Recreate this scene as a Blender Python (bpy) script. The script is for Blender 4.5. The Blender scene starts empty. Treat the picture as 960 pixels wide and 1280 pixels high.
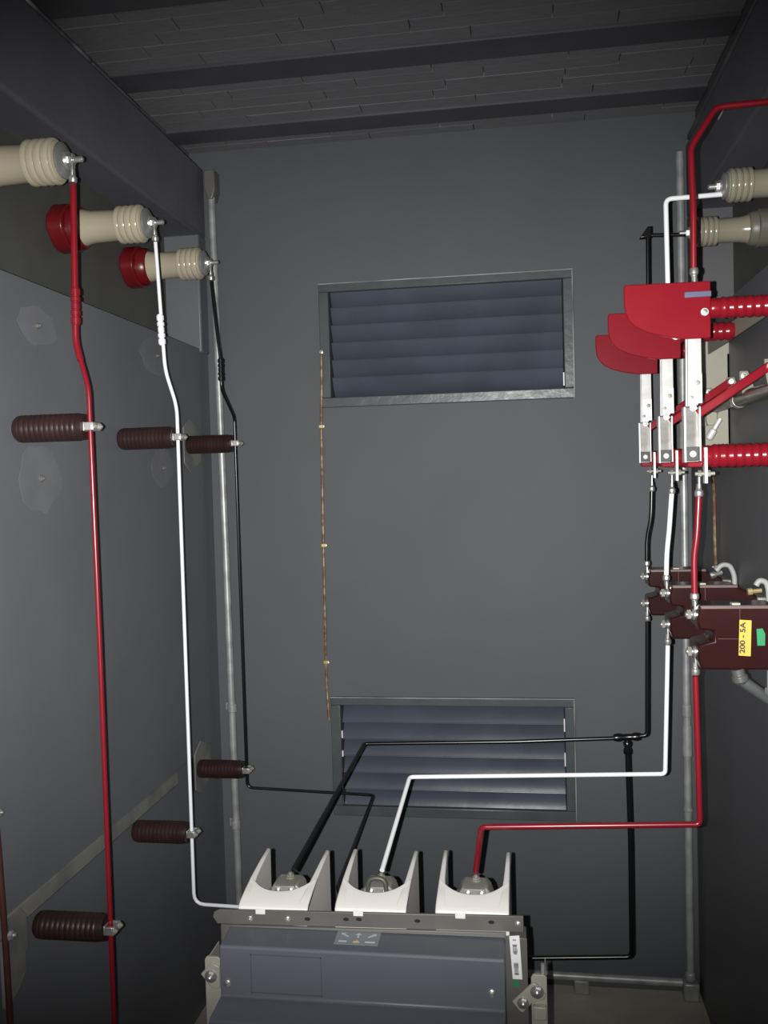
import bpy, bmesh, math, random
from mathutils import Vector, Matrix
random.seed(7)
SC = bpy.context.scene
COL = SC.collection
V = Vector

# ------------------------------------------------------------------ camera
EYE = V((0, 0, 1.715))
RIGHT = V((0.9884379, 0.1490861, -0.0276376))
DOWN = V((-0.0223683, -0.0369063, -0.9990684))
FWD = V((-0.1499672, 0.9881352, -0.0331448))
cam = bpy.data.cameras.new('camera')
cam.sensor_fit = 'VERTICAL'; cam.sensor_height = 36.0; cam.lens = 36.0 * 1150 / 1280
cam.clip_start = 0.02
camo = bpy.data.objects.new('camera', cam); COL.objects.link(camo)
R3 = Matrix((RIGHT, -DOWN, -FWD)).transposed()
camo.matrix_world = Matrix.Translation(EYE) @ R3.to_4x4()
SC.camera = camo

# ------------------------------------------------------------------ world and flash
w = bpy.data.worlds.new('dim_surround'); SC.world = w; w.use_nodes = True
bg = w.node_tree.nodes['Background']
bg.inputs[0].default_value = (0.75, 0.85, 1.0, 1); bg.inputs[1].default_value = 0.02
fl = bpy.data.lights.new('phone_flash', 'SPOT')
fl.energy = 365; fl.color = (1.0, 0.985, 0.96)
fl.spot_size = math.radians(68); fl.spot_blend = 1.0; fl.shadow_soft_size = 0.0035
flo = bpy.data.objects.new('phone_flash', fl); COL.objects.link(flo)
flo.matrix_world = Matrix.Translation(EYE - RIGHT * 0.032) @ R3.to_4x4() @ Matrix.Diagonal((1.7, 1.0, 1.0, 1.0))
vs = SC.view_settings
vs.view_transform = 'Standard'; vs.look = 'None'; vs.gamma = 1; vs.use_curve_mapping = False
vs.exposure = 0.0

# ------------------------------------------------------------------ materials
MATS = {}
def mat(name, col, rough=0.5, metal=0.0, var=0.0, scale=8.0, bump=0.0, bscale=60.0, spec=0.5, col2=None, lo=0.45, hi=0.6, alpha=1.0):
    if name in MATS: return MATS[name]
    m = bpy.data.materials.new(name); m.use_nodes = True
    nt = m.node_tree; b = nt.nodes['Principled BSDF']
    b.inputs['Roughness'].default_value = rough
    b.inputs['Metallic'].default_value = metal
    b.inputs['Specular IOR Level'].default_value = spec
    c = (*col, 1)
    b.inputs['Base Color'].default_value = c
    tc = nt.nodes.new('ShaderNodeTexCoord')
    if var or col2:
        n = nt.nodes.new('ShaderNodeTexNoise'); n.inputs['Scale'].default_value = scale; n.inputs['Detail'].default_value = 6
        nt.links.new(tc.outputs['Object'], n.inputs['Vector'])
        r = nt.nodes.new('ShaderNodeValToRGB')
        if col2:
            r.color_ramp.elements[0].position = lo; r.color_ramp.elements[1].position = hi
            r.color_ramp.elements[0].color = c; r.color_ramp.elements[1].color = (*col2, 1)
        else:
            r.color_ramp.elements[0].position = 0.3; r.color_ramp.elements[1].position = 0.7
            r.color_ramp.elements[0].color = tuple(x * (1 - var) for x in col) + (1,)
            r.color_ramp.elements[1].color = tuple(min(1, x * (1 + var)) for x in col) + (1,)
        nt.links.new(n.outputs['Fac'], r.inputs['Fac'])
        nt.links.new(r.outputs['Color'], b.inputs['Base Color'])
    if bump:
        n2 = nt.nodes.new('ShaderNodeTexNoise'); n2.inputs['Scale'].default_value = bscale; n2.inputs['Detail'].default_value = 4
        nt.links.new(tc.outputs['Object'], n2.inputs['Vector'])
        bp = nt.nodes.new('ShaderNodeBump'); bp.inputs['Strength'].default_value = bump; bp.inputs['Distance'].default_value = 0.004
        nt.links.new(n2.outputs['Fac'], bp.inputs['Height']); nt.links.new(bp.outputs['Normal'], b.inputs['Normal'])
    if alpha < 1:
        b.inputs['Alpha'].default_value = alpha
    MATS[name] = m
    return m

WALL = mat('wall_paint', (0.093, 0.100, 0.106), 0.60, var=0.06, scale=2.5, bump=0.10, bscale=40, spec=0.25)
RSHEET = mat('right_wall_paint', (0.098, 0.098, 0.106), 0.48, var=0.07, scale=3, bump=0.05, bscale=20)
SHEET = mat('sheet_paint', (0.125, 0.130, 0.142), 0.48, var=0.07, scale=3, bump=0.05, bscale=20)
BEAM = mat('beam_paint', (0.112, 0.110, 0.124), 0.6, var=0.10, scale=4, bump=0.2, bscale=25)
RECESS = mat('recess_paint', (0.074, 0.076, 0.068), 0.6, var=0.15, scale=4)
CEIL = mat('ceiling_paint', (0.205, 0.198, 0.212), 0.65, var=0.12, scale=6, bump=0.4, bscale=50)
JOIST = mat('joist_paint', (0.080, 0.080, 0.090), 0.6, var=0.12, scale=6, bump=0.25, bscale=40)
FLOOR = mat('floor_screed', (0.46, 0.42, 0.355), 0.75, var=0.15, scale=5, bump=0.3, bscale=60)
SCUFF = mat('scuffed_edge', (0.085, 0.085, 0.092), 0.6, col2=(0.42, 0.42, 0.42), scale=4.0, lo=0.50, hi=0.62)
PATCH = mat('filler_patch', (0.150, 0.154, 0.164), 0.5, var=0.1, scale=12)
STRIP = mat('bare_strip', (0.20, 0.20, 0.185), 0.6, col2=(0.135, 0.137, 0.14), scale=7)
VENTF = mat('vent_frame_paint', (0.070, 0.082, 0.085), 0.30, var=0.15, scale=9, bump=0.25, bscale=30)
SLAT = mat('slat_paint', (0.066, 0.076, 0.102), 0.26, var=0.15, scale=5, bump=0.15, bscale=14)
DARK = mat('dark_void', (0.012, 0.012, 0.014), 0.8)
CHIP_LIGHT = mat('chip_and_painted_light', (0.8, 0.8, 0.78), 0.4)  # near-white for chipped paint, bright pins and the light painted on the vents
RED = mat('red_paint', (0.185, 0.007, 0.014), 0.22, spec=0.25, var=0.05, scale=10)
REDROD = mat('red_enamel', (0.19, 0.007, 0.014), 0.28, var=0.08, scale=12)
WHITE = mat('white_enamel', (0.82, 0.83, 0.86), 0.28)
BLACK = mat('black_enamel', (0.006, 0.006, 0.007), 0.25)
STEEL = mat('bright_steel', (0.60, 0.60, 0.58), 0.36, 0.85, var=0.12, scale=30)
BLADEG = mat('brushed_blade', (0.36, 0.36, 0.36), 0.42, 0.45, var=0.15, scale=25)
BLADE = mat('plated_blade', (0.66, 0.66, 0.64), 0.42, 0.3, var=0.10, scale=25)
GALV = mat('galvanised_pipe', (0.36, 0.37, 0.37), 0.42, 0.35, var=0.25, scale=22)
DULL = mat('dull_metal', (0.30, 0.295, 0.255), 0.5, 0.35, var=0.18, scale=20)
CREAM = mat('cream_porcelain', (0.385, 0.345, 0.255), 0.16, var=0.05, scale=6)
CREAM2 = mat('grey_cream_porcelain', (0.27, 0.25, 0.19), 0.18, var=0.06, scale=6)
BEIGE = mat('beige_frame_paint', (0.27, 0.258, 0.205), 0.5, var=0.06, scale=8)
BROWN = mat('brown_resin', (0.024, 0.012, 0.011), 0.38, spec=0.3, var=0.25, scale=14)
CTB = mat('maroon_resin', (0.024, 0.006, 0.0055), 0.22, spec=0.3, var=0.20, scale=7)
PLASTIC = mat('white_plastic', (0.82, 0.80, 0.765), 0.35)
COVER = mat('slate_cover', (0.116, 0.128, 0.150), 0.42, var=0.03, scale=5)
COVER2 = mat('dark_slate_cover', (0.100, 0.110, 0.118), 0.45, var=0.03, scale=5)
SHEETM = mat('grey_sheet_metal', (0.155, 0.150, 0.140), 0.42, 0.25, var=0.10, scale=14)
PLATE = mat('cream_plate', (0.42, 0.40, 0.345), 0.42, 0.1, var=0.06, scale=14)
LABELW = mat('paper_label', (0.85, 0.86, 0.88), 0.5)
INK = mat('ink', (0.03, 0.03, 0.03), 0.5)
PALEINK = mat('pale_ink', (0.42, 0.36, 0.12), 0.5)
YEL = mat('yellow_label', (0.62, 0.40, 0.055), 0.4)
GREEN = mat('green_sticker', (0.02, 0.24, 0.09), 0.4)
GREYST = mat('grey_sticker', (0.24, 0.26, 0.29), 0.4)
GREYMK = mat('pale_mark', (0.62, 0.63, 0.65), 0.4)
YELMK = mat('yellow_mark', (0.70, 0.62, 0.16), 0.4)
COPPER = mat('copper_braid', (0.19, 0.085, 0.05), 0.45, 0.5, col2=(0.36, 0.28, 0.17), scale=40)
COPBAR = mat('copper_strap', (0.09, 0.034, 0.026), 0.45, 0.4, var=0.3, scale=15)
BRASS = mat('brass_clip', (0.62, 0.48, 0.24), 0.35, 0.6)
HOSE = mat('grey_hose', (0.34, 0.345, 0.34), 0.5)

# ------------------------------------------------------------------ helpers
ORG = {}
class MB:
    def __init__(s): s.bm = bmesh.new()
    def box(s, x0, x1, y0, y1, z0, z1):
        vs_ = [s.bm.verts.new((x, y, z)) for x in (x0, x1) for y in (y0, y1) for z in (z0, z1)]
        for f in ((0,1,3,2),(4,6,7,5),(0,4,5,1),(2,3,7,6),(0,2,6,4),(1,5,7,3)):
            s.bm.faces.new([vs_[i] for i in f])
        return s
    def prism(s, pts, axis, a, b):
        """pts: 2D outline; axis 'x','y','z' is the extrusion axis from a to b."""
        def P(p, t):
            if axis == 'y': return (p[0], t, p[1])
            if axis == 'x': return (t, p[0], p[1])
            return (p[0], p[1], t)
        A = [s.bm.verts.new(P(p, a)) for p in pts]; B = [s.bm.verts.new(P(p, b)) for p in pts]
        s.bm.faces.new(A); s.bm.faces.new(B[::-1])
        n = len(pts)
        for i in range(n): s.bm.faces.new((A[i], B[i], B[(i+1) % n], A[(i+1) % n]))
        return s
    def lathe(s, prof, o, d, n=24):
        """prof: list of (distance along d, radius)."""
        o = V(o); d = V(d).normalized()
        u = d.orthogonal().normalized(); v = d.cross(u)
        rings = []
        for t, r in prof:
            c = o + d * t
            if r <= 1e-6: rings.append([s.bm.verts.new(c)])
            else: rings.append([s.bm.verts.new(c + (u * math.cos(2*math.pi*k/n) + v * math.sin(2*math.pi*k/n)) * r) for k in range(n)])
        for A, B in zip(rings, rings[1:]):
            if len(A) == 1 and len(B) == 1: continue
            for k in range(n):
                k2 = (k+1) % n
                if len(A) == 1: s.bm.faces.new((A[0], B[k], B[k2]))
                elif len(B) == 1: s.bm.faces.new((A[k], B[0], A[k2]))
                else: s.bm.faces.new((A[k], B[k], B[k2], A[k2]))
        for R_ in (rings[0], rings[-1]):
            if len(R_) > 1: s.bm.faces.new(R_)
        return s
    def cyl(s, a, b, r, n=16):
        a = V(a); b = V(b); L = (b - a).length
        return s.lathe([(0, r), (L, r)], a, b - a, n)
    def bolt(s, o, d, r, h):
        """hex head with a small domed shank end, standing on o along d."""
        s.lathe([(0, r*1.35), (h*0.25, r*1.35)], o, d, 16)
        s.lathe([(h*0.2, r), (h*0.8, r), (h*0.85, r*0.85)], o, d, 6)
        s.lathe([(h*0.8, r*0.5), (h*1.25, r*0.5), (h*1.4, r*0.3)], o, d, 10)
        return s
    def tube(s, pts, r, bend=0.02, n=12):
        pts = [V(p) for p in pts]
        path = [pts[0]]
        for i in range(1, len(pts)-1):
            a, b, c = pts[i-1], pts[i], pts[i+1]
            d1 = (a - b); d2 = (c - b)
            k = min(bend, d1.length*0.45, d2.length*0.45)
            p0 = b + d1.normalized()*k; p1 = b + d2.normalized()*k
            for t in (0, .25, .5, .75, 1):
                path.append(p0*(1-t)**2 + b*2*t*(1-t) + p1*t*t)
        path.append(pts[-1])
        tan = []
        for i in range(len(path)):
            a = path[max(0, i-1)]; b = path[min(len(path)-1, i+1)]
            tan.append((b - a).normalized())
        u = tan[0].orthogonal().normalized()
        rings = []
        for p, t in zip(path, tan):
            u = (u - t * u.dot(t)).normalized(); v = t.cross(u)
            rings.append([s.bm.verts.new(p + (u*math.cos(2*math.pi*k/n) + v*math.sin(2*math.pi*k/n))*r) for k in range(n)])
        for A, B in zip(rings, rings[1:]):
            for k in range(n):
                s.bm.faces.new((A[k], B[k], B[(k+1) % n], A[(k+1) % n]))
        s.bm.faces.new(rings[0]); s.bm.faces.new(rings[-1])
        return s
    def build(s, name, m, parent=None, bevel=0.0, smooth=True, seg=2, base=None):
        bmesh.ops.recalc_face_normals(s.bm, faces=s.bm.faces[:])
        if parent is not None: o0 = ORG[parent.name]
        elif base is not None: o0 = V(base)
        else:
            xs = [v.co for v in s.bm.verts]
            o0 = V(((min(c.x for c in xs)+max(c.x for c in xs))/2, (min(c.y for c in xs)+max(c.y for c in xs))/2, min(c.z for c in xs)))
        bmesh.ops.translate(s.bm, verts=s.bm.verts[:], vec=-o0)
        me = bpy.data.meshes.new(name); s.bm.to_mesh(me); s.bm.free()
        me.materials.append(m)
        if smooth:
            for p in me.polygons: p.use_smooth = True
            me.set_sharp_from_angle(angle=math.radians(38))
        o = bpy.data.objects.new(name, me); COL.objects.link(o)
        ORG[o.name] = o0
        if parent is not None: o.parent = parent
        else: o.location = o0
        if bevel:
            b = o.modifiers.new('Bevel', 'BEVEL'); b.width = bevel; b.segments = seg; b.limit_method = 'ANGLE'; b.angle_limit = math.radians(40)
        return o
def thing(name, label, cat, loc, group=None):
    o = bpy.data.objects.new(name, None); COL.objects.link(o); o.location = loc
    o.empty_display_size = 0.05
    ORG[o.name] = V(loc); return tag(o, label, cat, group)
def tag(o, label, cat, group=None, kind=None):
    o['label'] = label; o['category'] = cat
    if group: o['group'] = group
    if kind: o['kind'] = kind
    return o
def copy_thing(root, loc, label):
    r = root.copy(); COL.objects.link(r); r.location = loc; r['label'] = label; ORG[r.name] = V(loc)
    def kids(src, dst):
        for ch in list(src.children):
            c = ch.copy(); COL.objects.link(c); c.parent = dst; ORG[c.name] = V(loc)
            kids(ch, c)
    kids(root, r)
    return r
def text_bm(mb, s, size, place):
    """add flat lettering to mb; place(x, y, z) maps lettering space to the scene."""
    cu = bpy.data.curves.new('lettering', 'FONT'); cu.body = s; cu.size = size; cu.extrude = 0.0003
    cu.align_x = 'CENTER'; cu.align_y = 'CENTER'; cu.offset = size*0.035
    ob = bpy.data.objects.new('lettering', cu); COL.objects.link(ob)
    bpy.context.view_layer.update()
    dg = bpy.context.evaluated_depsgraph_get()
    me = bpy.data.meshes.new_from_object(ob.evaluated_get(dg))
    for v in me.vertices: v.co = V(place(*v.co))
    mb.bm.from_mesh(me)
    bpy.data.objects.remove(ob); bpy.data.meshes.remove(me); bpy.data.curves.remove(cu)

# ================================================================== THE ROOM
XL, XR, YB, ZT = -1.07, 0.54, 3.10, 2.87
Y0 = -0.9
tag(MB().box(-1.35, 0.85, Y0, 3.3, -0.08, 0).build('floor', FLOOR, smooth=False), 'dusty grey-beige screed floor', 'floor', kind='structure')

# back wall with two openings for the vents
VU = (-0.675, 0.177, 1.972, 2.394)     # upper vent outline x0 x1 z0 z1
VD = (-0.675, 0.155, 0.562, 0.977)
m = MB()
def inner(v): return (v[0]+0.03, v[1]-0.03, v[2]+0.03, v[3]-0.025)
u, d = inner(VU), inner(VD)
m.box(-1.35, 0.85, YB, YB+0.2, 0, d[2]); m.box(-1.35, 0.85, YB, YB+0.2, d[3], u[2]); m.box(-1.35, 0.85, YB, YB+0.2, u[3], ZT)
for q in (u, d):
    m.box(-1.35, q[0], YB, YB+0.2, q[2], q[3]); m.box(q[1], 0.85, YB, YB+0.2, q[2], q[3])
wb = tag(m.build('wall_back', WALL, smooth=False, base=(0, YB, 0)), 'dark grey painted end wall behind the breaker', 'wall', kind='structure')

# left wall: lower part, recess, beam
m = MB()
m.box(-1.35, -1.076, Y0, YB, 0, 2.172)
m.box(-1.35, -1.12, Y0, YB, 2.80, ZT)
wl = tag(m.build('wall_left', SHEET, smooth=False, base=(XL, 1, 0)), 'dark grey wall carrying the red, white and black rods', 'wall', kind='structure')
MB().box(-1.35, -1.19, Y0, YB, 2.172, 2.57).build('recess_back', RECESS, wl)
MB().box(-1.30, -1.069, 3.02, YB, 2.172, 2.572).build('recess_jamb', SHEET, wl, bevel=0.006)
MB().box(-1.30, -1.068, Y0, YB-0.001, 2.568, 2.812).build('beam', BEAM, wl, bevel=0.012, seg=3)
MB().box(-1.077, XL+0.002, Y0, 2.992, 0.845, 2.180).build('steel_sheet', SHEET, wl, bevel=0.0015)
MB().box(-1.080, XL+0.006, Y0, 2.66, 0.806, 0.846).build('seam_strip', STRIP, wl, bevel=0.003)
MB().box(-1.10, XL+0.0045, 1.90, 2.26, 2.806, 2.8165).build('scuffed_edge', SCUFF, wl, bevel=0.004)
MB().box(-1.10, XL+0.0035, 2.27, 2.56, 2.806, 2.815).build('scuffed_edge', mat('faint_scuff', (0.085, 0.085, 0.09), 0.6, col2=(0.17, 0.17, 0.165), scale=5, lo=.45, hi=.65), wl, bevel=0.004)
def patch(y, z, ry, rz):
    pts = []
    for k in range(18):
        a = 2*math.pi*k/18; f = 1 + random.uniform(-.13, .13)
        pts.append((y + ry*f*math.cos(a), z + rz*f*math.sin(a)))
    p = MB().prism(pts, 'x', XL+0.001, XL+0.0024).build('filler_patch', PATCH, wl)
    MB().bolt((XL+0.003, y, z), (1, 0, 0), 0.006, 0.007).build('bolt', SHEETM, p)
for a in ((1.935, 2.085, .085, .045), (2.619, 2.107, .12, .06), (1.926, 1.743, .09, .075), (2.638, 1.774, .085, .055)): patch(*a)

# right wall
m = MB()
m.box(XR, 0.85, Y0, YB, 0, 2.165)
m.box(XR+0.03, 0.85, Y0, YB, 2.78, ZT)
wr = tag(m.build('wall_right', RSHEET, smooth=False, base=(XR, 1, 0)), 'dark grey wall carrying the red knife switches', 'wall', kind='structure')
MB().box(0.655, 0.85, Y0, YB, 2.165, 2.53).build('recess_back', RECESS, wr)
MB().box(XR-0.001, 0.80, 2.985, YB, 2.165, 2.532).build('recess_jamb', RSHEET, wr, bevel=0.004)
MB().box(XR-0.002, 0.80, Y0, YB-0.001, 2.528, 2.765).build('beam', BEAM, wr, bevel=0.01, seg=3)
MB().box(XR-0.005, 0.58, 1.3, 3.05, 2.762, 2.779).build('scuffed_edge', MATS['faint_scuff'], wr, bevel=0.004)
m = MB(); m.box(XR-0.0035, XR, 2.50, 2.60, 2.655, 2.660); m.build('paint_scratch', CHIP_LIGHT, wr)

# ceiling: slab, joists, blocks
ce = tag(MB().box(-1.35, 0.85, Y0, 3.3, ZT+0.012, ZT+0.12).build('ceiling', JOIST, smooth=False, base=(0, 1, ZT)), 'dark painted block ceiling with shallow joists', 'ceiling', kind='structure')
for ya, yb in ((1.60, 1.71), (2.03, 2.14), (2.46, 2.575), (2.885, 2.995)):
    MB().box(-1.12, 0.57, ya, yb, 2.860, ZT+0.012).build('joist', JOIST, ce, bevel=0.004)
def bays():
    edges = [(1.0, 1.60), (1.71, 2.03), (2.14, 2.46), (2.575, 2.885), (2.995, 3.10)]
    for a, b in edges:
        n = max(1, round((b-a)/0.062)); s = (b-a)/n
        for r in range(n): yield a + s*r, s, r
blk = None
for ya, s, r in bays():
    off = [0, .13, .06][r % 3]; x = -1.12
    xs = [-1.12]
    x = -1.12 + 0.16 + off
    while x < 0.53: xs.append(x); x += 0.36 + random.uniform(-.02, .02)
    xs.append(0.57)
    for a, b in zip(xs, xs[1:]):
        dz = random.uniform(-.0008, .0008)
        if blk is None:
            blk = MB().box(-.5, .5, -.5, .5, 0, 0.014).build('ceiling_block', CEIL, None, smooth=False, base=(0, 0, 0))
            o = blk
        else:
            o = bpy.data.objects.new('ceiling_block', blk.data); COL.objects.link(o)
        o.parent = ce
        o.location = V(((a+b)/2, ya+s/2, ZT - 0.001 + dz)) - ORG['ceiling']
        o.scale = (b-a-0.003, s-0.002, 1)

# ------------------------------------------------------------------ vents
def vent(v, n, label, lit, up=False):
    x0, x1, z0, z1 = v
    t = thing('louvre_vent', label, 'vent', ((x0+x1)/2, YB, z0), 'louvred wall vents')
    fy0, fy1 = YB-0.010, YB+0.012
    fr = MB()
    fr.box(x0, x1, fy0, fy1, z0, z0+0.034); fr.box(x0, x1, fy0, fy1, z1-0.030, z1)
    fr.box(x0, x0+0.034, fy0, fy1, z0+0.034, z1-0.030); fr.box(x1-0.034, x1, fy0, fy1, z0+0.034, z1-0.030)
    f = fr.build('frame', VENTF, t, bevel=0.003)
    RIM = mat('scraped_rim', (0.10, 0.105, 0.105), 0.45, col2=(0.33, 0.33, 0.32), scale=5, lo=.35, hi=.62)
    MB().box(x0, x1, fy0-0.0015, fy0+0.002, z1-0.0045, z1-0.0005).build('scraped_rim', RIM, f, bevel=0.001)
    MB().box(x1-0.005, x1-0.001, fy0-0.0015, fy0+0.002, z0, z1-0.006).build('scraped_rim', RIM, f, bevel=0.001)
    MB().box(x0+0.03, x1-0.03, YB+0.125, YB+0.13, z0+0.03, z1-0.03).build('backing', DARK, t)
    zi0, zi1 = z0+0.034, z1-0.030
    pitch = (zi1-zi0)/n
    for k in range(n):
        zc = zi0 + pitch*(k+0.5)
        h = pitch*0.62; th = 0.0035
        arc = []
        for q in range(9):
            f = q/8; bow = 0.011*math.sin(math.pi*f)
            arc.append((YB+0.016+2*h*f*.9-bow*.7, (zc-h+2*h*f+bow*.7) if up else (zc+h-2*h*f-bow*.7)))
        pts = [(arc[0][0]+.006, arc[0][1]+.002)] + arc + [(a_+th, b_+th*.6) for a_, b_ in arc[::-1]] + [(arc[0][0]+.006, arc[0][1]+.005)]
        sl = MB().prism(pts, 'x', x0+0.036, x1-0.036)
        sl.cyl((x0+.036, arc[0][0]+.001, arc[0][1]+.001), (x1-.036, arc[0][0]+.001, arc[0][1]+.001), .0022, 8)
        sl.build('slat', SLAT, t)
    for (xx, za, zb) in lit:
        MB().box(xx-0.0018, xx+0.0018, YB+0.003, YB+0.011, za, zb).build('painted_light_sliver', CHIP_LIGHT, t)  # solid near-white slivers paint in the light at the slat ends
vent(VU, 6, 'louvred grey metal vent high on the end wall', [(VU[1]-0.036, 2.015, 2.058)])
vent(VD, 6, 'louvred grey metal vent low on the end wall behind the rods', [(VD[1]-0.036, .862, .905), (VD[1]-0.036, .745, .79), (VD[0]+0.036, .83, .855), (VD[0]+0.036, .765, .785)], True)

# ------------------------------------------------------------------ conduits
t = thing('conduit_pipe', 'galvanised conduit running up the corner beside the black rod', 'pipe', (-1.020, 3.055, 0))
MB().tube([(-1.012, 3.055, 0.0), (-1.020, 3.055, 1.46), (-1.030, 3.055, 2.70)], 0.0125, 0.1, 16).build('pipe', GALV, t)
MB().prism([(-1.050, 2.79), (-1.012, 2.79), (-1.012, 2.72), (-1.022, 2.69), (-1.038, 2.69), (-1.050, 2.73)], 'y', 3.04, 3.098).build('fitting', SHEETM, t, bevel=0.004)
for z in (0.93, 0.52):
    c = MB(); c.lathe([(0, .0165), (.028, .0165)], (-1.016, 3.055, z), (0, 0, 1), 18); c.box(-1.046, -1.016, 3.075, 3.099, z, z+.028); c.build('clamp', GALV, t, bevel=0.002)
t = thing('conduit_pipe', 'galvanised conduit standing in the corner behind the red knife switches', 'pipe', (0.506, 3.06, 0))
MB().tube([(0.505, 3.06, 0.06), (0.507, 3.06, 1.0), (0.514, 3.06, 2.73)], 0.0125, 0.1, 16).build('pipe', GALV, t)
for z, h in ((.80, .10), (.93, .04), (.62, .012), (1.20, .012)):
    MB().lathe([(0, .0155), (h, .0155)], (0.507, 3.06, z), (0, 0, 1), 18).build('coupling', GALV, t, bevel=0.002)
m = MB(); m.box(0.480, 0.530, 3.035, 3.098, 0.0, 0.06); m.lathe([(0, .018), (.03, .016)], (.505, 3.06, .06), (0, 0, 1), 16); m.build('fitting', GALV, t, bevel=0.006)
t = thing('conduit_pipe', 'galvanised conduit lying along the foot of the end wall', 'pipe', (0.1, 3.06, 0.0))
MB().tube([(-0.55, 3.06, 0.058), (0.478, 3.06, 0.052)], 0.0135, 0.1, 16).build('pipe', GALV, t)
for x in (-0.4, 0.13):
    m = MB(); m.box(x, x+.05, 3.045, 3.098, 0, 0.046); m.build('saddle', DULL, t, bevel=0.004)

# ------------------------------------------------------------------ copper earth braids
t = thing('earth_braid', 'thin copper earth braid clipped to the end wall between the vents', 'cable', (-0.68, 3.095, 0.89))
m = MB(); m.tube([(-.668, 3.078, 2.16), (-.672, 3.085, 2.02), (-.678, 3.093, 1.96), (-.681, 3.094, 1.75), (-.684, 3.094, 1.50), (-.6875, 3.094, 1.09), (-.686, 3.094, .99), (-.680, 3.082, .90)], 0.0042, 0.03, 8)
m.build('strand', COPPER, t)
for x, z in ((-.676, 1.909), (-.680, 1.501), (-.684, 1.096)):
    c = MB(); c.box(x-.012, x+.010, 3.088, 3.0995, z-.007, z+.007); c = c.build('clip', BRASS, t, bevel=.003)
    MB().bolt((x+.006, 3.088, z), (0, -1, 0), .003, .004).build('screw', STEEL, c)
MB().bolt((-.667, 3.078, 2.16), (0, -1, 0), .005, .006).build('bolt', STEEL, t)
t = thing('earth_braid', 'short twisted copper earth braid hanging beside the knife switches', 'cable', (0.525, 2.68, 1.44))
MB().tube([(.500, 2.62, 1.735), (.522, 2.66, 1.70), (.528, 2.68, 1.63), (.527, 2.68, 1.55), (.529, 2.68, 1.445)], 0.0045, 0.03, 8).build('strand', COPPER, t)
MB().bolt((.529, 2.68, 1.45), (-1, 0, 0), .006, .008).build('bolt', STEEL, t)
t = thing('earth_strap', 'dark copper earth strap bolted to a grey plate at the left edge', 'cable', (-1.06, 1.73, 0.3))
MB().tube([(-1.058, 1.672, 1.12), (-1.057, 1.682, 1.03), (-1.056, 1.693, 0.82), (-1.056, 1.708, 0.30)], 0.0065, 0.05, 10).build('strand', COPBAR, t)
MB().prism([(1.70, .845), (1.765, .845), (1.79, .815), (1.79, .745), (1.78, .74), (1.78, .70), (1.745, .672), (1.70, .66)], 'x', -1.0745, -1.063).build('plate', STRIP, t, bevel=.002)
MB().bolt((-1.0505, 1.703, .815), (1, 0, 0), .009, .010).build('bolt', STEEL, t); MB().bolt((-1.0515, 1.682, 1.075), (1, 0, 0), .007, .008).build('bolt', STEEL, t)

# ------------------------------------------------------------------ left post insulators
def post_profile(L, r):
    p = [(0, r*.80), (.006, r*.96), (.014, r)]
    n = 11; s = (L-.03)/n
    for k in range(n):
        a = .016 + s*k
        p += [(a, r*.93), (a+s*.25, r), (a+s*.75, r), (a+s*.98, r*.93)]
    p += [(L-.010, r*.95), (L, r*.90)]
    return p
def post_insulator(y, z, xtip, label, plate=False):
    t = thing('post_insulator', label, 'insulator', (XL+0.003, y, z), 'brown post insulators on the wall')
    L = xtip - 0.010 - (XL+0.003)
    MB().lathe(post_profile(L, .0295), (XL+0.003, y, z), (1, 0, 0), 28).build('body', BROWN, t)
    c = MB(); x = xtip - 0.010
    c.box(x, x+.004, y-.016, y+.016, z-.010, z+.010)
    c.box(x+.004, x+.022, y-.018, y-.011, z-.009, z+.009); c.box(x+.004, x+.022, y+.011, y+.018, z-.009, z+.009)
    c.box(x+.020, x+.025, y-.018, y+.018, z-.009, z+.009)
    c = c.build('clamp', STEEL, t, bevel=.0015)
    for e in (-.013, .013): MB().bolt((x+.025, y+e, z), (1, 0, 0), .0055, .005).build('clamp_bolt', DULL, c)
    if plate:
        pts = [(y+.02, z+.085), (y+.115, z+.048), (y+.115, z-.05), (y+.02, z-.09), (y-.035, z-.06), (y-.035, z+.055)]
        MB().prism(pts, 'x', XL+.0022, XL+.006).build('mounting_plate', STRIP, t, bevel=.001)
    return t
post_insulator(1.835, 1.848, -.901, 'brown ribbed post insulator holding the red rod high on the wall')
post_insulator(2.345, 1.848, -.905, 'brown ribbed post insulator holding the white rod high on the wall')
post_insulator(2.845, 1.850, -.905, 'brown ribbed post insulator holding the black rod high, on a pale plate', True)
post_insulator(1.835, 0.772, -.898, 'brown ribbed post insulator holding the red rod near the floor')
post_insulator(2.345, 0.782, -.905, 'brown ribbed post insulator holding the white rod beside the breaker')
post_insulator(2.845, 0.796, -.905, 'brown ribbed post insulator holding the black rod at its low bend', True)

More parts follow.
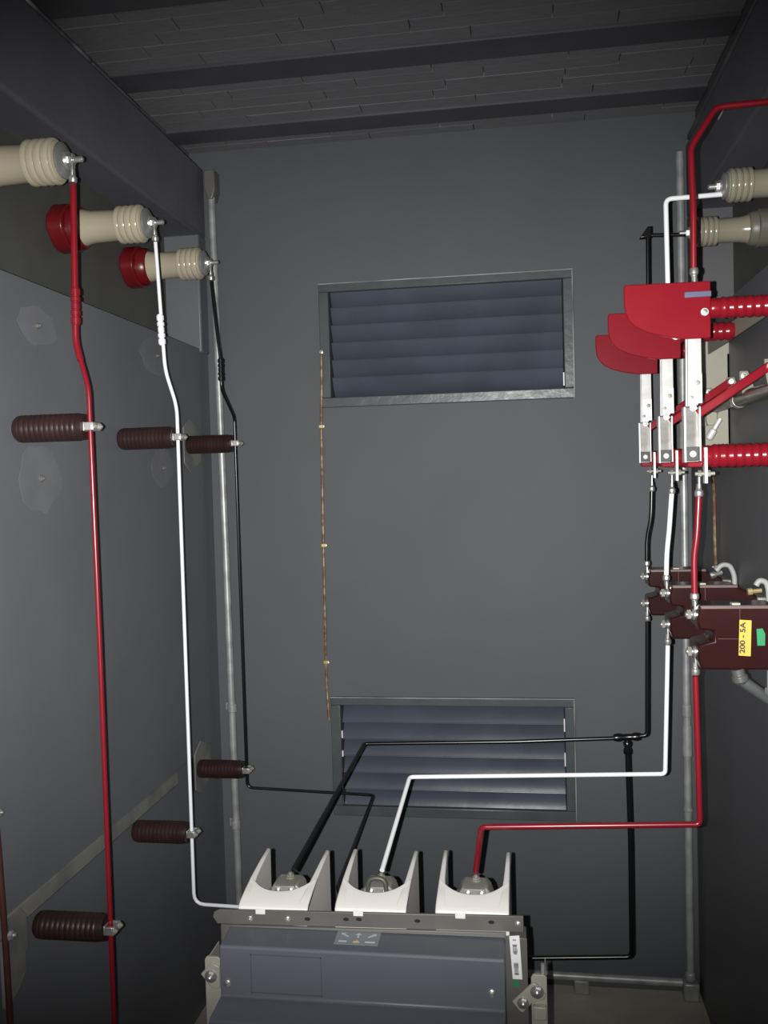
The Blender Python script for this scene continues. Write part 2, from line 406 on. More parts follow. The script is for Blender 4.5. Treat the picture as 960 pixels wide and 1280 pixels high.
# ------------------------------------------------------------------ wall bushings
def bushing(y, z, xw, s, k, label, flange, pm, marks=False):
    """s: +1 points to +x, -1 to -x; k: size factor; xw: wall plane."""
    t = thing('wall_bushing', label, 'bushing', (xw, y, z), 'porcelain bushings through the walls')
    d = (s, 0, 0); o = (xw, y, z)
    body = [(.07*k, .047*k), (.085*k, .043*k), (.10*k, .0405*k), (.165*k, .0395*k)]
    p = .168
    for q in range(4):
        body += [(p*k, .041*k), ((p+.003)*k, .0475*k), ((p+.009)*k, .0485*k), ((p+.0135)*k, .0465*k), ((p+.0150)*k, .041*k)]
        p += .0165
    body += [((p+.002)*k, .041*k), ((p+.004)*k, .036*k)]
    MB().lathe(body, o, d, 32).build('porcelain_body', pm, t)
    fl_ = MB()
    pts = [(y+.075*k*math.cos(a), z+.062*k*math.sin(a)) for a in [math.radians(q) for q in (0, 18, 60, 80, 100, 120, 162, 180, 198, 240, 260, 280, 300, 342)]]
    xa, xb = xw+s*.001, xw+s*.045*k
    fl_.prism(pts, 'x', min(xa, xb), max(xa, xb))
    fl_.lathe([(.04*k, .058*k), (.060*k, .056*k), (.073*k, .049*k)], o, d, 28)
    f = fl_.build('flange', flange, t, bevel=.004)
    if marks:
        for (dy, dz, h, l) in ((-.022, .012, .0035, .004), (-.016, .016, .0025, .012), (-.008, .010, .003, .004), (-.018, -.016, .0015, .030)):
            MB().box(xw+s*.0715*k, xw+s*.0742*k, y+dy-.012, y+dy-.012+l, z+dz-h, z+dz+h).build('raised_mark', mat('worn_mark', (.40, .16, .16), .4), f)
    cap = MB(); cap.lathe([((p+.003)*k, .033*k), ((p+.008)*k, .0375*k), ((p+.012)*k, .0375*k), ((p+.016)*k, .030*k), ((p+.019)*k, .020*k), ((p+.024)*k, .018*k)], o, d, 28)
    cap.build('cap', mat('cast_cap', (.36, .37, .36), .32, .6, var=.1, scale=20), t)
    MB().lathe([((p+.02)*k, .0065), ((p+.052)*k, .0065), ((p+.055)*k, .004)], o, d, 14).build('stud', STEEL, t)
    MB().lathe([((p+.024)*k, .013), ((p+.033)*k, .013)], o, d, 6).build('nut', STEEL, t)
    return t
FRED = mat('dark_red_flange', (0.12, 0.006, 0.009), 0.3, spec=0.4, var=0.1, scale=10)
bushing(1.85, 2.412, -1.19, 1, 1.0, 'cream porcelain wall bushing with a red rod hanging from its tip', FRED, CREAM)
bushing(2.29, 2.400, -1.19, 1, 1.0, 'cream porcelain wall bushing with a white rod hanging from its tip', FRED, CREAM, True)
bushing(2.72, 2.396, -1.19, 1, 1.0, 'cream porcelain wall bushing with a black rod hanging from its tip', FRED, CREAM, True)
GFL = mat('grey_flange', (.15, .14, .11), .4)
bushing(2.20, 2.362, 0.655, -1, .78, 'grey-cream bushing meeting the white rod above the knife switches', GFL, CREAM2)
bushing(2.56, 2.352, 0.655, -1, .80, 'grey-cream bushing meeting the black rod above the knife switches', GFL, CREAM2)
bushing(1.86, 2.405, 0.655, -1, .60, 'grey-cream bushing just outside the frame meeting the red rod', GFL, CREAM2)

# ------------------------------------------------------------------ bus rods
RR = 0.0068
def rod(label, m_, pts, r=RR, bend=.022, lugs=(), couplings=(), group=None, cm=None, base=None):
    zs = min(p[2] for p in pts)
    t = thing('bus_rod', label, 'rod', base or (pts[-1][0], pts[-1][1], zs), group)
    MB().tube(pts, r, bend, 14).build('bar', m_, t)
    for (p, d_, L) in lugs:     # palm lug: barrel then flat palm, starting at p along d_
        p = V(p); d_ = V(d_).normalized()
        rk = r; r = .0066; b = MB(); b.lathe([(-.004, r*1.1), (-.001, r*1.3), (.007, r*1.3), (.010, r*.9), (.022, r*.7)], p, d_, 14)
        q0 = p + d_*.012; q1 = p + d_*L
        side = V((0, 1, 0)) if abs(d_.y) < .5 else V((1, 0, 0))
        nrm = d_.cross(side).normalized()
        vv = []
        for c in (q0, q1):
            for a_, e_ in ((-1, -1), (1, -1), (1, 1), (-1, 1)): vv.append(b.bm.verts.new(c + side*a_*r*1.0 + nrm*e_*.0020))
        for f in ((0,1,2,3), (4,7,6,5), (0,4,5,1), (1,5,6,2), (2,6,7,3), (3,7,4,0)): b.bm.faces.new([vv[i] for i in f])
        b.build('lug', STEEL, t, bevel=.001); r = rk
    for (a, b_) in couplings:
        a = V(a); b_ = V(b_); L = (b_-a).length
        q_ = MB(); r *= 1.35; q_.lathe([(0, r*1.12), (L, r*1.12)], a, b_-a, 14)
        for f0, f1 in ((.04, .20), (.26, .38), (.62, .74), (.80, .96)): q_.lathe([(L*f0, r*1.5), (L*f1, r*1.5)], a, b_-a, 10)
        q_.lathe([(L*.42, r*1.32), (L*.58, r*1.32)], a, b_-a, 12)
        q_.build('coupling', cm or m_, t, bevel=.001)
    return t
GL = 'painted rods on the bushing wall'
lr = rod('long red rod hanging down the left side of the room', REDROD,
    [(-.926, 1.85, 2.36), (-.934, 1.85, 2.03), (-.903, 1.838, 1.93), (-.8985, 1.835, 1.40), (-.898, 1.835, .10)], .0052, .022,
    lugs=[((-.926, 1.85, 2.368), (.05, 0, 1), .056)], couplings=[((-.9305, 1.85, 2.145), (-.932, 1.85, 2.065))], group=GL)
MB().tube([(-.926, 1.85, 2.36), (-.934, 1.85, 2.03), (-.923, 1.846, 1.99)], .0070, .02, 14).build('sleeve', REDROD, lr)
rod('long white rod hanging between the red and black ones', WHITE,
    [(-.926, 2.29, 2.35), (-.916, 2.30, 2.02), (-.905, 2.345, 1.93), (-.905, 2.345, .587), (-.525, 2.345, .578), (-.522, 1.955, .56)], .0048, .03,
    lugs=[((-.926, 2.29, 2.356), (0, 0, 1), .056)], couplings=[((-.9225, 2.294, 2.165), (-.920, 2.297, 2.085))], group=GL)
rod('long black rod beside the corner conduit, turning along the end wall to the breaker', BLACK,
    [(-.926, 2.72, 2.34), (-.917, 2.72, 2.225), (-.904, 2.72, 2.09), (-.905, 2.72, 2.01), (-.907, 2.845, 1.935), (-.905, 2.845, .737), (-.49, 2.845, .722), (-.478, 2.20, .712), (-.345, 1.955, .66)], .0046, .02,
    lugs=[((-.926, 2.72, 2.346), (0, 0, 1), .056)], couplings=[((-.9045, 2.72, 2.105), (-.905, 2.72, 2.035))], group=GL)

GU = 'painted rods above the knife switches'
SWY = (1.885, 2.225, 2.59)
rod('red rod rising from the nearest knife switch and bending to the right wall', REDROD,
    [(.336, 1.87, 2.10), (.336, 1.86, 2.21), (.333, 1.86, 2.34), (.381, 1.86, 2.412), (.545, 1.86, 2.415)], .0060, .014,
    lugs=[((.337, 1.87, 2.108), (0, 0, -1), .045)], group=GU)
rod('white rod rising from the middle knife switch to a bushing', WHITE,
    [(.341, 2.215, 2.11), (.337, 2.20, 2.342), (.478, 2.20, 2.344)], .0056, .014,
    lugs=[((.341, 2.215, 2.115), (0, 0, -1), .045), ((.472, 2.20, 2.344), (1, 0, .1), .04)], group=GU)
ub = rod('black rod rising from the farthest knife switch to a bushing', BLACK,
    [(.344, 2.58, 2.11), (.344, 2.56, 2.352), (.462, 2.56, 2.347)], .0052, .008,
    lugs=[((.344, 2.58, 2.115), (0, 0, -1), .045)], group=GU)
m = MB(); m.prism([(.322, 2.345), (.352, 2.345), (.352, 2.374), (.344, 2.374)], 'y', 2.550, 2.572)
m.build('elbow_cap', BLACK, ub, bevel=.002)

GM = 'short rods between knife switches and transformers'
rod('short red rod between nearest knife switch and front transformer', REDROD, [(.341, 1.878, 1.672), (.336, 1.878, 1.59), (.330, 1.880, 1.55), (.330, 1.880, 1.474)], .0062, .03,
    lugs=[((.341, 1.878, 1.672), (0, 0, 1), .040), ((.330, 1.880, 1.474), (0, 0, -1), .042)], group=GM)
rod('short white rod between middle knife switch and transformer', WHITE, [(.342, 2.218, 1.672), (.335, 2.218, 1.585), (.329, 2.222, 1.53), (.327, 2.222, 1.474)], .0056, .03,
    lugs=[((.342, 2.218, 1.672), (0, 0, 1), .040), ((.327, 2.222, 1.474), (0, 0, -1), .042)], group=GM)
rod('short black rod between farthest knife switch and rear transformer', BLACK, [(.346, 2.583, 1.672), (.343, 2.583, 1.594), (.331, 2.588, 1.54), (.330, 2.588, 1.474)], .0056, .03,
    lugs=[((.346, 2.583, 1.672), (0, 0, 1), .040), ((.330, 2.588, 1.474), (0, 0, -1), .042)], group=GM)

GB = 'painted rods from the transformers to the breaker'
rod('red rod running from the front transformer to the right breaker pole', REDROD,
    [(.330, 1.885, 1.312), (.334, 1.885, 1.014), (-.101, 1.885, .996), (-.118, 1.93, .882)], .0058, .010,
    lugs=[((.330, 1.885, 1.318), (0, 0, 1), .045)], group=GB)
rod('white rod running from the middle transformer to the middle breaker pole', WHITE,
    [(.328, 2.225, 1.312), (.317, 2.225, 1.006), (-.292, 2.225, .986), (-.318, 1.925, .880)], .0052, .010,
    lugs=[((.328, 2.225, 1.318), (0, 0, 1), .045)], group=GB)
t = rod('black rod running from the rear transformer to the left breaker pole', BLACK,
    [(.328, 2.585, 1.312), (.322, 2.585, .998), (.268, 2.585, .990), (-.047, 2.585, .974), (-.469, 2.585, .962), (-.515, 1.93, .872)], .0056, .010,
    lugs=[((.328, 2.585, 1.318), (0, 0, 1), .045)], group=GB)
m = MB(); m.lathe([(0, .009), (.012, .012), (.02, .009), (.05, .009), (.058, .012), (.07, .009)], (.302, 2.585, .994), (-1, 0, -.06), 14)
m.build('tee_joint', BLACK, t)
t = rod('black branch rod dropping from the tee joint down behind the breaker', BLACK,
    [(.268, 2.585, .990), (.272, 2.585, .70), (.270, 2.585, .375), (-.20, 2.585, .345)], .0068, .016, group=GB)
MB().lathe([(0, .0075), (.004, .0105), (.012, .0105), (.014, .008), (.022, .008), (.024, .0105), (.034, .0105), (.038, .0075)], (.268, 2.584, .982), (0, 0, -1), 14).build('coupling', BLACK, t)

# ------------------------------------------------------------------ knife switches
def ridged(x0, x1, r, n):
    p = [(0, r*.86), (.004, r*.95), (.018, r*.95)]
    L = x1-x0; s = (L-.024)/n
    for k in range(n):
        a = .020 + s*k
        p += [(a, r*.91), (a+s*.35, r*1.05), (a+s*.6, r*1.05), (a+s*.95, r*.91)]
    p += [(L, r*.86)]
    return p
def knife_switch(y, label):
    ox, oz = .33, 1.75
    t = thing('knife_switch', label, 'switch', (ox, y, oz), 'red knife switches in a row')
    P = lambda a, c: (ox+a, oz+c)
    outline = [(.035, .333), (-.125, .334), (-.1275, .328), (-.1275, .297), (-.125, .280), (-.118, .264), (-.105, .251), (-.084, .240), (-.054, .231), (-.026, .2255), (-.012, .224), (.034, .224)]
    pl = [P(*q) for q in outline]
    sh = MB(); sh.prism(pl, 'y', y-.029, y-.022)
    s_ = sh.build('arc_shield', RED, t, bevel=.002)
    MB().box(ox+.002, ox+.0355, y-.022, y+.018, oz+.262, oz+.300).build('contact_housing', RED, t, bevel=.002)
    MB().bolt((ox+.023, y-.029, oz+.274), (0, -1, 0), .0055, .005).build('shield_bolt', STEEL, s_)
    MB().box(ox-.014, ox+.036, y-.0305, y-.0285, oz+.303, oz+.314).build('contact_slot', mat('slot_steel', (.10, .11, .18), .4, .4), s_, bevel=.001)
    # insulators
    MB().lathe(ridged(.030, .1505, .0205, 6), (ox+.036, y, oz+.285), (1, 0, 0), 24).build('ribbed_insulator', RED, t)
    MB().lathe(ridged(.014, .207, .0225, 11), (ox+.016, y, oz-.003), (1, 0, 0), 24).build('ribbed_insulator', RED, t)
    # upper contact
    u_ = MB(); u_.box(ox-.003, ox+.024, y-.010, y+.010, oz+.300, oz+.312); u_.box(ox+.005, ox+.013, y-.010, y+.010, oz+.310, oz+.335)
    u_.build('upper_terminal', STEEL, t, bevel=.001)
    # blade: two strips held by a spacer
    bp = [(-.007, .27), (.018, .27), (.0185, .128), (.010, .096), (-.009, .096), (-.0085, .13)]
    b_ = MB(); b_.prism([P(*q) for q in bp], 'y', y-.017, y-.013).prism([P(*q) for q in bp], 'y', y+.009, y+.013)
    b_.box(ox-.004, ox+.014, y-.013, y+.009, oz+.15, oz+.165)
    bl = b_.build('blade', BLADEG, t, bevel=.0008)
    MB().box(ox-.007, ox+.0185, y-.0185, y-.017, oz+.10, oz+.158).build('cover_plate', BLADE, bl, bevel=.0006)
    MB().bolt((ox+.010, y-.0185, oz+.140), (0, -1, 0), .0045, .005).build('blade_bolt', DULL, bl); MB().bolt((ox-.002, y-.0185, oz+.112), (0, -1, 0), .0035, .004).build('blade_bolt', DULL, bl)
    # hinge channel
    h_ = MB(); h_.box(ox-.0165, ox-.0125, y-.016, y+.010, oz-.014, oz+.094); h_.box(ox+.0125, ox+.0155, y-.016, y+.010, oz-.012, oz+.094)
    hg = h_.build('hinge_cheeks', BLADE, t, bevel=.0006)
    MB().box(ox-.0124, ox+.0124, y+.004, y+.008, oz-.013, oz+.094).build('hinge_web', mat('dark_steel', (.13, .125, .12), .32, .8, var=.3, scale=40), hg)
    MB().box(ox-.012, ox+.012, y-.012, y+.006, oz-.011, oz+.016).build('pivot_block', mat('black_block', (.02, .02, .02), .5), hg, bevel=.001)
    q = MB(); q.lathe([(0, .0062), (.003, .0062), (.005, .004)], (ox, y-.012, oz+.002), (0, -1, 0), 16); q.build('pivot_bolt', CHIP_LIGHT, hg)
    q = MB(); q.bolt((ox+.002, y-.010, oz+.092), (0, -1, 0), .005, .007); q.build('link_bolt', BLADE, hg)
    MB().box(ox-.010, ox+.018, y-.011, y+.011, oz-.024, oz-.0135).build('hinge_foot', RED, t, bevel=.002)
    # lower terminal strip
    q = MB(); q.box(ox+.0195, ox+.0255, y-.024, y-.004, oz-.056, oz+.014)
    lt = q.build('lower_terminal', BLADE, t, bevel=.0008)
    q = MB(); q.cyl((ox+.003, y-.014, oz-.037), (ox+.040, y-.014, oz-.037), .0038, 10); q.lathe([(0, .007), (.006, .007)], (ox+.0255, y-.014, oz-.037), (1, 0, 0), 6); q.lathe([(0, .007), (.006, .007)], (ox+.0085, y-.014, oz-.037), (1, 0, 0), 6)
    q.build('terminal_bolt', DULL, lt)
    # pull rod to the shaft
    a = V((ox+.012, y, oz+.080)); b = V((ox+.150, y, oz+.170)); d_ = (b-a).normalized(); n_ = V((-d_.z, 0, d_.x))
    q = MB(); q.prism([(p.x, p.z) for p in (a-n_*.0085, b-n_*.0085, b+n_*.0085, a+n_*.0085)], 'y', y-.006, y+.006)
    pr = q.build('pull_rod', RED, t, bevel=.002)
    q = MB(); q.cyl((ox+.147, y-.014, oz+.168), (ox+.147, y+.014, oz+.168), .006, 12); q.build('pull_pin', CHIP_LIGHT, pr)
    return t
k0 = knife_switch(SWY[0], 'nearest red knife switch, largest shield, red rod above and below')
copy_thing(k0, V((.33, SWY[1], 1.754)), 'middle red knife switch, white rod above and below')
copy_thing(k0, V((.33, SWY[2], 1.760)), 'farthest red knife switch, smallest shield, black rod above and below')

# carrying frame and operating shaft
t = thing('switch_frame', 'beige steel angle frame behind the red knife switches', 'frame', (.52, 2.2, 1.70))
def angle_bar(z0, z1, name):
    m_ = MB(); m_.box(.487, .491, 1.62, 2.86, z0, z1); m_.box(.491, XR, 1.62, 2.86, z1-.004, z1); m_.build(name, BEIGE, t)
angle_bar(2.025, 2.062, 'upper_rail')
for ya, yb in ((2.528, 2.532), (1.64, 1.644)):
    q = MB(); q.box(.458, XR, ya, yb, 1.735, 2.058); q.box(XR-.004, XR, ya, ya+.05, 1.735, 2.024); q.build('post', BEIGE, t)
t = thing('operating_shaft', 'dull steel operating shaft with levers behind the pull rods', 'shaft', (.49, 2.1, 1.87))
q = MB(); q.cyl((.495, 1.30, 1.879), (.495, 2.22, 1.879), .0165, 20); q.build('tube', mat('shaft_metal', (.30, .29, .23), .28, .85, var=.2, scale=9), t, bevel=.002)
MB().lathe([(0, .0168), (.004, .0195), (.012, .0195), (.016, .014)], (.495, 2.21, 1.879), (0, 1, 0), 20).build('collar', STEEL, t)
MB().cyl((.495, 2.22, 1.879), (.495, 2.526, 1.879), .011, 16).build('inner_rod', DULL, t)
for y in (1.91, 2.12, 2.25, 2.51):
    q = MB(); q.prism([(.483, 1.866), (.507, 1.866), (.507, 1.892), (.492, 1.935), (.474, 1.935), (.474, 1.918)], 'y', y-.003, y+.003); l_ = q.build('lever', mat('olive_lever', (.17, .165, .12), .5), t, bevel=.001)
    MB().bolt((.483, y-.003, 1.924), (0, -1, 0), .005, .006).build('lever_pin', STEEL, l_)
q = MB(); q.prism([(.470, 1.874), (.497, 1.868), (.497, 1.848), (.487, 1.836), (.474, 1.836), (.470, 1.846)], 'y', 2.47, 2.482); q.build('bracket', BEIGE, t, bevel=.001)
q = MB(); q.lathe([(0, .006), (.03, .006), (.034, .010), (.055, .010), (.060, .006)], (.505, 2.475, 1.852), (-.5, 0, -.85), 12); q.build('stop_screw', BLADE, t)
q = MB(); q.box(.455, .475, 2.49, 2.50, 1.835, 1.866); q.build('latch', BEIGE, t, bevel=.002)

# ------------------------------------------------------------------ current transformers
def transformer(y, label):
    zt = 1.457; dz = 0
    t = thing('current_transformer', label, 'transformer', (XR, y, 1.333), 'maroon current transformers on the wall')
    prof = [(.333, 1.457), (.470, 1.457), (.520, 1.432), (.520, 1.334), (.334, 1.334), (.328, 1.352), (.328, 1.382), (.357, 1.390), (.357, 1.409), (.330, 1.412), (.327, 1.43)]
    MB().prism(prof, 'y', y-.045, y+.045).build('body', CTB, t, bevel=.004)
    MB().box(.518, XR, y-.055, y+.055, 1.340, 1.430).build('mounting_base', DULL, t, bevel=.003)
    for z in (1.437, 1.364):
        q = MB(); q.lathe([(0, .011), (.006, .011), (.006, .006), (.020, .006)], (.330, y-.015, z), (-1, 0, 0), 14); tm = q.build('terminal', STEEL, t, bevel=.001)
        q = MB(); q.lathe([(.010, .010), (.017, .010)], (.330, y-.015, z), (-1, 0, 0), 6); q.build('terminal_nut', DULL, tm)
    MB().box(.334, .478, y-.0452, y-.038, 1.4505, 1.4585).build('top_edge', mat('painted_lit_edge', (.125, .085, .08), .4), t, bevel=.002)  # paler resin colour paints in light on the upward-facing top edge
    q = MB(); q.box(.395, .411, y-.03, y-.01, 1.456, 1.461); q.build('top_tab', PLATE, t, bevel=.001)
    q = MB(); q.box(.4055, .4065, y-.0456, y-.0448, 1.394, 1.452); q.box(.365, .4055, y-.0456, y-.0448, 1.3935, 1.3945); q.build('mould_seam', mat('seam', (.09, .03, .025), .4), t)
    return t
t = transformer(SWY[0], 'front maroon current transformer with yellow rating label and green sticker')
yf = SWY[0]-.045
lab = MB().prism([(.4025, 1.362), (.4245, 1.3605), (.427, 1.4295), (.405, 1.431)], 'y', yf-.0012, yf+.0005).build('rating_label', YEL, t)
q = MB(); text_bm(q, '200 - 5A', .0135, lambda x, yy, z: (.4105-yy+(x*.045), yf-.0016-z, 1.396+x*1.25)); q.build('lettering', INK, lab, smooth=False)
q = MB()
for (a, b) in ((1.366, 1.389), (1.394, 1.410), (1.413, 1.426)):
    n = int((b-a)/.0028)
    for k in range(n):
        z = a + (b-a)*k/n; h = random.choice((.004, .003, .005)); q.box(.419+(z-1.396)*.035-h/2, .419+(z-1.396)*.035+h/2, yf-.0018, yf-.0008, z, z+.0014)
q.build('small_print', PALEINK, lab)
MB().prism([(.437, 1.381), (.451, 1.381), (.4515, 1.404), (.447, 1.414), (.436, 1.413)], 'y', yf-.0010, yf+.0005).build('green_sticker', GREEN, t)
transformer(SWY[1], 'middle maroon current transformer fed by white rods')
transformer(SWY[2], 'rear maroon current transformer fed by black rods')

# flexible conduits on the transformers
t = thing('flexible_conduit', 'grey hose looping from the rear transformer secondary terminal', 'hose', (.52, 2.47, 1.40))
MB().tube([(.486, 2.46, 1.462), (.500, 2.46, 1.478), (.520, 2.46, 1.476), (.531, 2.46, 1.450), (.531, 2.46, 1.395)], .0065, .014, 12).build('hose', HOSE, t)
q = MB(); q.lathe([(0, .009), (.012, .009), (.016, .006), (.03, .006)], (.472, 2.46, 1.449), (1, 0, .3), 8); q.build('gland', STEEL, t)
t = thing('flexible_conduit', 'grey hose looping from the middle transformer at the right edge', 'hose', (.52, 2.13, 1.40))
MB().tube([(.505, 2.13, 1.462), (.512, 2.13, 1.474), (.527, 2.13, 1.470), (.532, 2.13, 1.45), (.532, 2.13, 1.39)], .0065, .012, 12).build('hose', HOSE, t)
q = MB(); q.lathe([(0, .008), (.010, .008), (.012, .005), (.030, .005)], (.487, 2.13, 1.448), (1, 0, .1), 8); q.build('gland', BRASS, t)
t = thing('flexible_conduit', 'dark grey hose leaving a gland under the front transformer', 'hose', (.45, 1.85, 1.22))
q = MB(); q.lathe([(0, .013), (.012, .013), (.014, .016), (.024, .016), (.030, .011)], (.402, 1.85, 1.334), (.25, 0, -1), 10); q.build('gland', mat('dark_gland', (.12, .12, .115), .4, .4), t, bevel=.001)
MB().tube([(.409, 1.85, 1.312), (.425, 1.853, 1.300), (.465, 1.87, 1.270), (.515, 1.88, 1.24), (.539, 1.88, 1.235)], .0115, .03, 14).build('hose', mat('dark_hose', (.075, .08, .08), .55), t)
t = thing('pipe_stub', 'bright pipe elbow below the front transformer at the right edge', 'pipe', (.47, 1.84, 1.27))
q = MB(); q.tube([(.462, 1.84, 1.333), (.462, 1.84, 1.27), (.54, 1.85, 1.262)], .008, .02, 12); q.build('tube', GALV, t)
q = MB(); q.lathe([(0, .012), (.012, .012)], (.462, 1.84, 1.300), (0, 0, -1), 8); q.build('nut', STEEL, t)

# ------------------------------------------------------------------ circuit breaker
t = thing('circuit_breaker', 'grey vacuum circuit breaker with three white poles at the bottom', 'circuit breaker', (-.325, 1.85, 0.0))
MB().box(-.630, -.013, 1.772, 1.825, .02, .822).build('housing', SHEETM, t, bevel=.003)
bar = [(-.636, .824), (-.018, .835), (-.018, .866), (-.630, .853), (-.642, .848), (-.645, .838)]
b = MB().prism(bar, 'y', 1.7715, 1.7775).build('top_bar', SHEETM, t, bevel=.001)
for x, z in ((-.566, .838), (-.488, .840), (-.029, .851)): MB().bolt((x, 1.7715, z), (0, -1, 0), .0045, .005).build('bar_bolt', STEEL, b)
for x, z in ((-.368, .845), (-.342, .846), (-.447, .842), (-.080, .852), (-.225, .848)):
    MB().prism([(x + .006*math.cos(a), z + .0035*math.sin(a)) for a in [2*math.pi*k/12 for k in range(12)]], 'y', 1.7708, 1.7716).build('bar_slot', DARK, b)
# plastic front cover: ledge, face, lower ledge and nose
prof = [(1.772, .8225), (1.702, .8175), (1.698, .8125), (1.698, .722), (1.694, .718), (1.630, .713), (1.624, .708), (1.624, .40), (1.772, .40)]
cv = MB().prism(prof, 'x', -.607, -.054).build('front_cover', COVER, t, bevel=.002)
q = MB()
for (x0, x1, z0, z1) in ((-.545, -.404, .8025, .8040), (-.545, -.404, .7275, .7290), (-.545, -.5435, .7275, .804), (-.4055, -.404, .7275, .804)):
    q.box(x0, x1, 1.6968, 1.6985, z0, z1)
q.build('panel_groove', mat('groove', (.085, .095, .105), .5), cv)
for x, z in ((-.593, .744), (-.079, .753)):
    MB().lathe([(0, .0075), (.003, .0075), (.004, .0055), (.0065, .0055), (.0075, .003)], (x, 1.698, z), (0, -1, 0), 14).build('cover_screw', STEEL, cv)
MB().box(-.054, -.012, 1.7685, 1.772, .40, .824).build('side_flange', SHEETM, t, bevel=.001)
TZ = lambda yy: .8175 + (yy-1.702)*.0714
MB().prism([(-.606, .8222), (-.052, .8250), (-.052, .8345), (-.606, .8240)], 'y', 1.7655, 1.7720).build('sill', mat('pale_sill', (.20, .195, .185), .45, .2), t, bevel=.001)
st = MB().prism([(1.723, TZ(1.723)), (1.770, TZ(1.770)), (1.770, TZ(1.770)+.0008), (1.723, TZ(1.723)+.0008)], 'x', -.384, -.297).build('arrow_sticker', GREYST, cv)
q = MB()
def arrow(cx, cy, ang, L, wd):
    ca, sa = math.cos(ang), math.sin(ang)
    pts = [(-L/2, -wd/2), (L/2-.006, -wd/2), (L/2-.009, -.0058), (L/2, 0), (L/2-.009, .0058), (L/2-.006, wd/2), (-L/2, wd/2)]
    q.prism([(cx + px_*ca - py_*sa, cy + px_*sa + py_*ca) for px_, py_ in pts], 'z', .8220, .8226)
arrow(-.368, 1.7545, math.radians(140), .021, .003); arrow(-.340, 1.7545, math.radians(90), .018, .003); arrow(-.312, 1.7545, math.radians(40), .021, .003)
for x0, x1 in ((-.376, -.360), (-.324, -.304)): q.box(x0, x1, 1.7305, 1.7350, .8200, .8208)
q.build('arrow_print', GREYMK, st)
MB().prism([(-.348, 1.730), (-.334, 1.730), (-.341, 1.739)], 'z', .8200, .8209).build('warning_triangle', YELMK, st)
lb = MB().prism([(-.046, .828), (-.0265, .830), (-.0225, .744), (-.041, .744)], 'y', 1.7672, 1.7686).build('barcode_label', LABELW, t)
q = MB(); z = .822
for grp, cnt in ((.822, 2), (.812, 3), (.806, 6), (.797, 3), (.776, 7), (.764, 4), (.757, 3)):
    for k in range(cnt):
        h = random.choice((.0008, .0011)); zz = grp - k*.0017; xo = (.828-zz)*.045
        wv = .0045 if cnt >= 6 else random.uniform(.0025, .0045)
        q.box(-.0365+xo-wv, -.0365+xo+wv, 1.7668, 1.7674, zz-h, zz)
q.build('barcode_print', INK, lb)
MB().box(-.0395, -.0300, 1.7675, 1.7686, .728, .742).build('green_sticker', GREEN, t)
# mounting brackets
def bracket(x0, x1, z1, nm):
    q_ = MB(); q_.prism([(x0, 0), (x1, 0), (x1, z1-.004), (x1-.005, z1), (x0+.004, z1), (x0, z1-.006)], 'y', 1.757, 1.763)
    q_.box(x1-.003 if x0 > -.3 else x0, x1 if x0 > -.3 else x0+.003, 1.763, 1.84, 0, z1-.01)
    return q_.build(nm, PLATE, t, bevel=.001)
br = bracket(-.006, .024, .760, 'mounting_bracket')
g = MB().prism([(-.043, .708), (-.004, .746), (.004, .746), (.022, .724), (.018, .716), (-.006, .706), (-.022, .688), (-.028, .689)], 'y', 1.751, 1.757).build('gusset', PLATE, br, bevel=.0015)
MB().bolt((.005, 1.751, .730), (0, -1, 0), .0095, .008).build('bracket_bolt', STEEL, br); MB().bolt((-.022, 1.751, .707), (0, -1, 0), .0085, .008).build('bracket_bolt', STEEL, br)
q = MB(); q.box(-.003, .022, 1.744, 1.757, .678, .704); q.build('block', PLATE, br, bevel=.002)
MB().cyl((.017, 1.765, .74), (.017, 1.765, .778), .004, 10).build('pin', GALV, br)
bl_ = bracket(-.660, -.628, .762, 'mounting_bracket')
MB().prism([(-.668, .728), (-.645, .752), (-.628, .745), (-.628, .700), (-.645, .700)], 'y', 1.752, 1.757).build('gusset', PLATE, bl_, bevel=.0015)
q = MB(); q.bolt((-.646, 1.752, .725), (0, -1, 0), .0095, .010); q.build('bracket_bolt', STEEL, bl_)
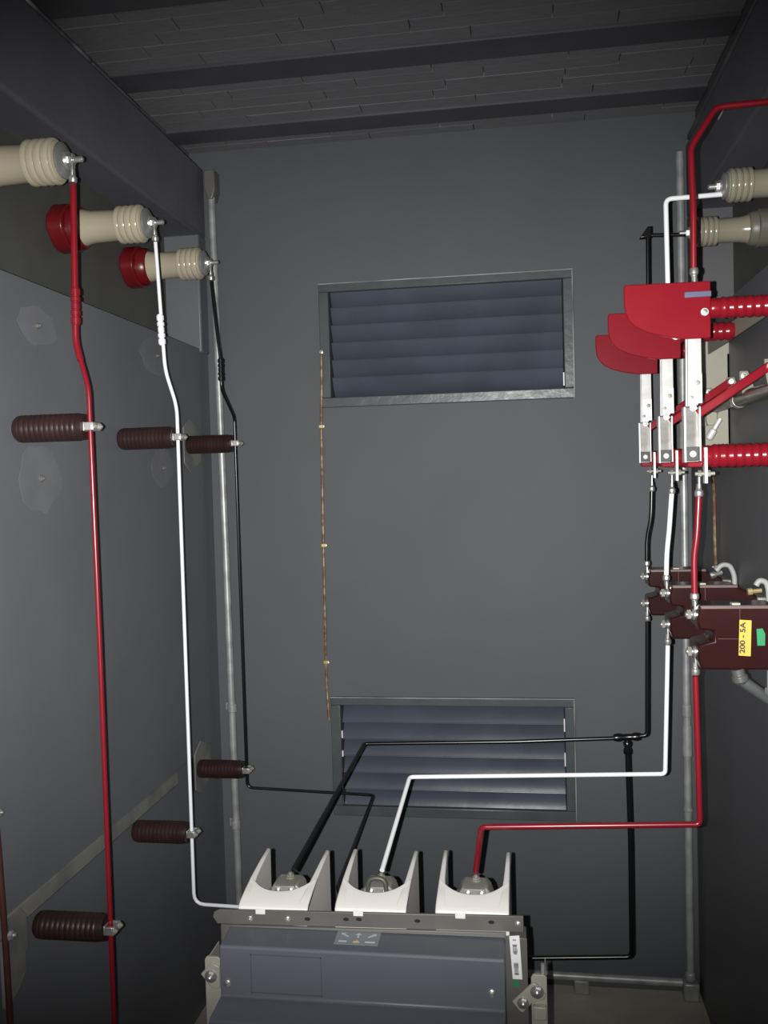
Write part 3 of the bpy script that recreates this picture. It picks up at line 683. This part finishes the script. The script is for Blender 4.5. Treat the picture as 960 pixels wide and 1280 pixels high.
# poles: white hoods with two horns pointing back, terminal inside
def pole(cx, zb, loop):
    hw = .0725; th = .010; yf = 1.782; yr = 2.005
    # outer shell cross sections along y: front wall then side walls with a concave front rim
    m_ = MB()
    zt = lambda y_: zb + .004 + (y_-yf)*.13
    # front hood: curved top surface
    N = 14
    prev = None
    for k in range(N+1):
        s_ = -1 + 2*k/N
        x = cx + hw*s_
        dep = .048 + .052*(abs(s_)**2.6)          # depth of the hood top, growing into the horns
        ytop = yf + dep
        zc = zb + .012 + .010*abs(s_)**2
        ring = [m_.bm.verts.new(p) for p in ((x, yf, zb-.16), (x, yf, zb), (x, yf+.010, zb+.007), (x, ytop, zc+.004), (x, ytop, zc-.004), (x, yf+.012, zb-.006), (x, yf+.010, zb-.16))]
        if prev:
            for i in range(len(ring)):
                j = (i+1) % len(ring)
                m_.bm.faces.new((prev[i], ring[i], ring[j], prev[j]))
        else: m_.bm.faces.new(ring)
        prev = ring
    m_.bm.faces.new(prev[::-1])
    # side walls rising to horns
    for sg in (-1, 1):
        xo = cx + sg*hw
        side = [(yf+.002, zb+.001, .024), (yf+.012, zb+.008, .022), (yf+.05, zb+.017, .017), (yf+.10, zb+.025, .0125), (yf+.16, zb+.031, .010), (yr-.008, zb+.035, .0085), (yr, zb+.031, .008)]
        top = [(m_.bm.verts.new((xo, a_, b_)), m_.bm.verts.new((xo-sg*w_, a_, b_))) for a_, b_, w_ in side]
        bot = [(m_.bm.verts.new((xo, a_, zb-.16)), m_.bm.verts.new((xo-sg*w_*.8, a_, zb-.16))) for a_, b_, w_ in side]
        for k in range(len(side)-1):
            m_.bm.faces.new((top[k][0], top[k+1][0], top[k+1][1], top[k][1]))
            m_.bm.faces.new((bot[k][0], bot[k][1], bot[k+1][1], bot[k+1][0]))
            m_.bm.faces.new((top[k][0], bot[k][0], bot[k+1][0], top[k+1][0]))
            m_.bm.faces.new((top[k][1], top[k+1][1], bot[k+1][1], bot[k][1]))
        for k in (0, -1): m_.bm.faces.new((top[k][0], top[k][1], bot[k][1], bot[k][0]))
    h_ = m_.build('pole_hood', PLASTIC, t, bevel=.003, seg=3)
    MB().box(cx-.032, cx-.012, 1.7690, 1.7716, zb-.007, zb+.003).build('clip', PLASTIC, h_, bevel=.001)
    # inner pole column and terminal clamp
    MB().lathe([(0, .045), (.50, .045)], (cx, 1.905, zb-.52), (0, 0, 1), 24).build('pole_column', mat('pole_resin', (.16, .155, .14), .5), t)
    q_ = MB(); q_.prism([(cx-.043, zb-.040), (cx-.032, zb-.006), (cx-.025, zb+.003), (cx+.025, zb+.003), (cx+.032, zb-.006), (cx+.043, zb-.040)], 'y', 1.885, 1.940)
    tc_ = q_.build('terminal_clamp', DULL, t, bevel=.003)
    MB().box(cx-.022, cx+.022, 1.877, 1.885, zb-.030, zb+.004).build('clamp_plate', DULL, tc_, bevel=.001)
    for e in (-.016, .017): MB().bolt((cx+e*.85, 1.877, zb-.005), (0, -1, 0), .0050, .008).build('clamp_bolt', STEEL, tc_)
    q_ = MB(); q_.bolt((cx+.001, 1.925, zb+.003), (0, 0, 1), .0085, .008); q_.build('top_bolt', DULL, tc_)
    if loop:
        q_ = MB(); q_.tube([(cx-.019, 1.872, zb-.012), (cx-.019, 1.872, zb+.026), (cx+.019, 1.872, zb+.026), (cx+.019, 1.872, zb-.012)], .0048, .02, 10); q_.build('lifting_loop', mat('loop_metal', (.12, .12, .105), .5, .4), tc_)
pole(-.522, .855, False); pole(-.321, .860, True); pole(-.118, .864, False)
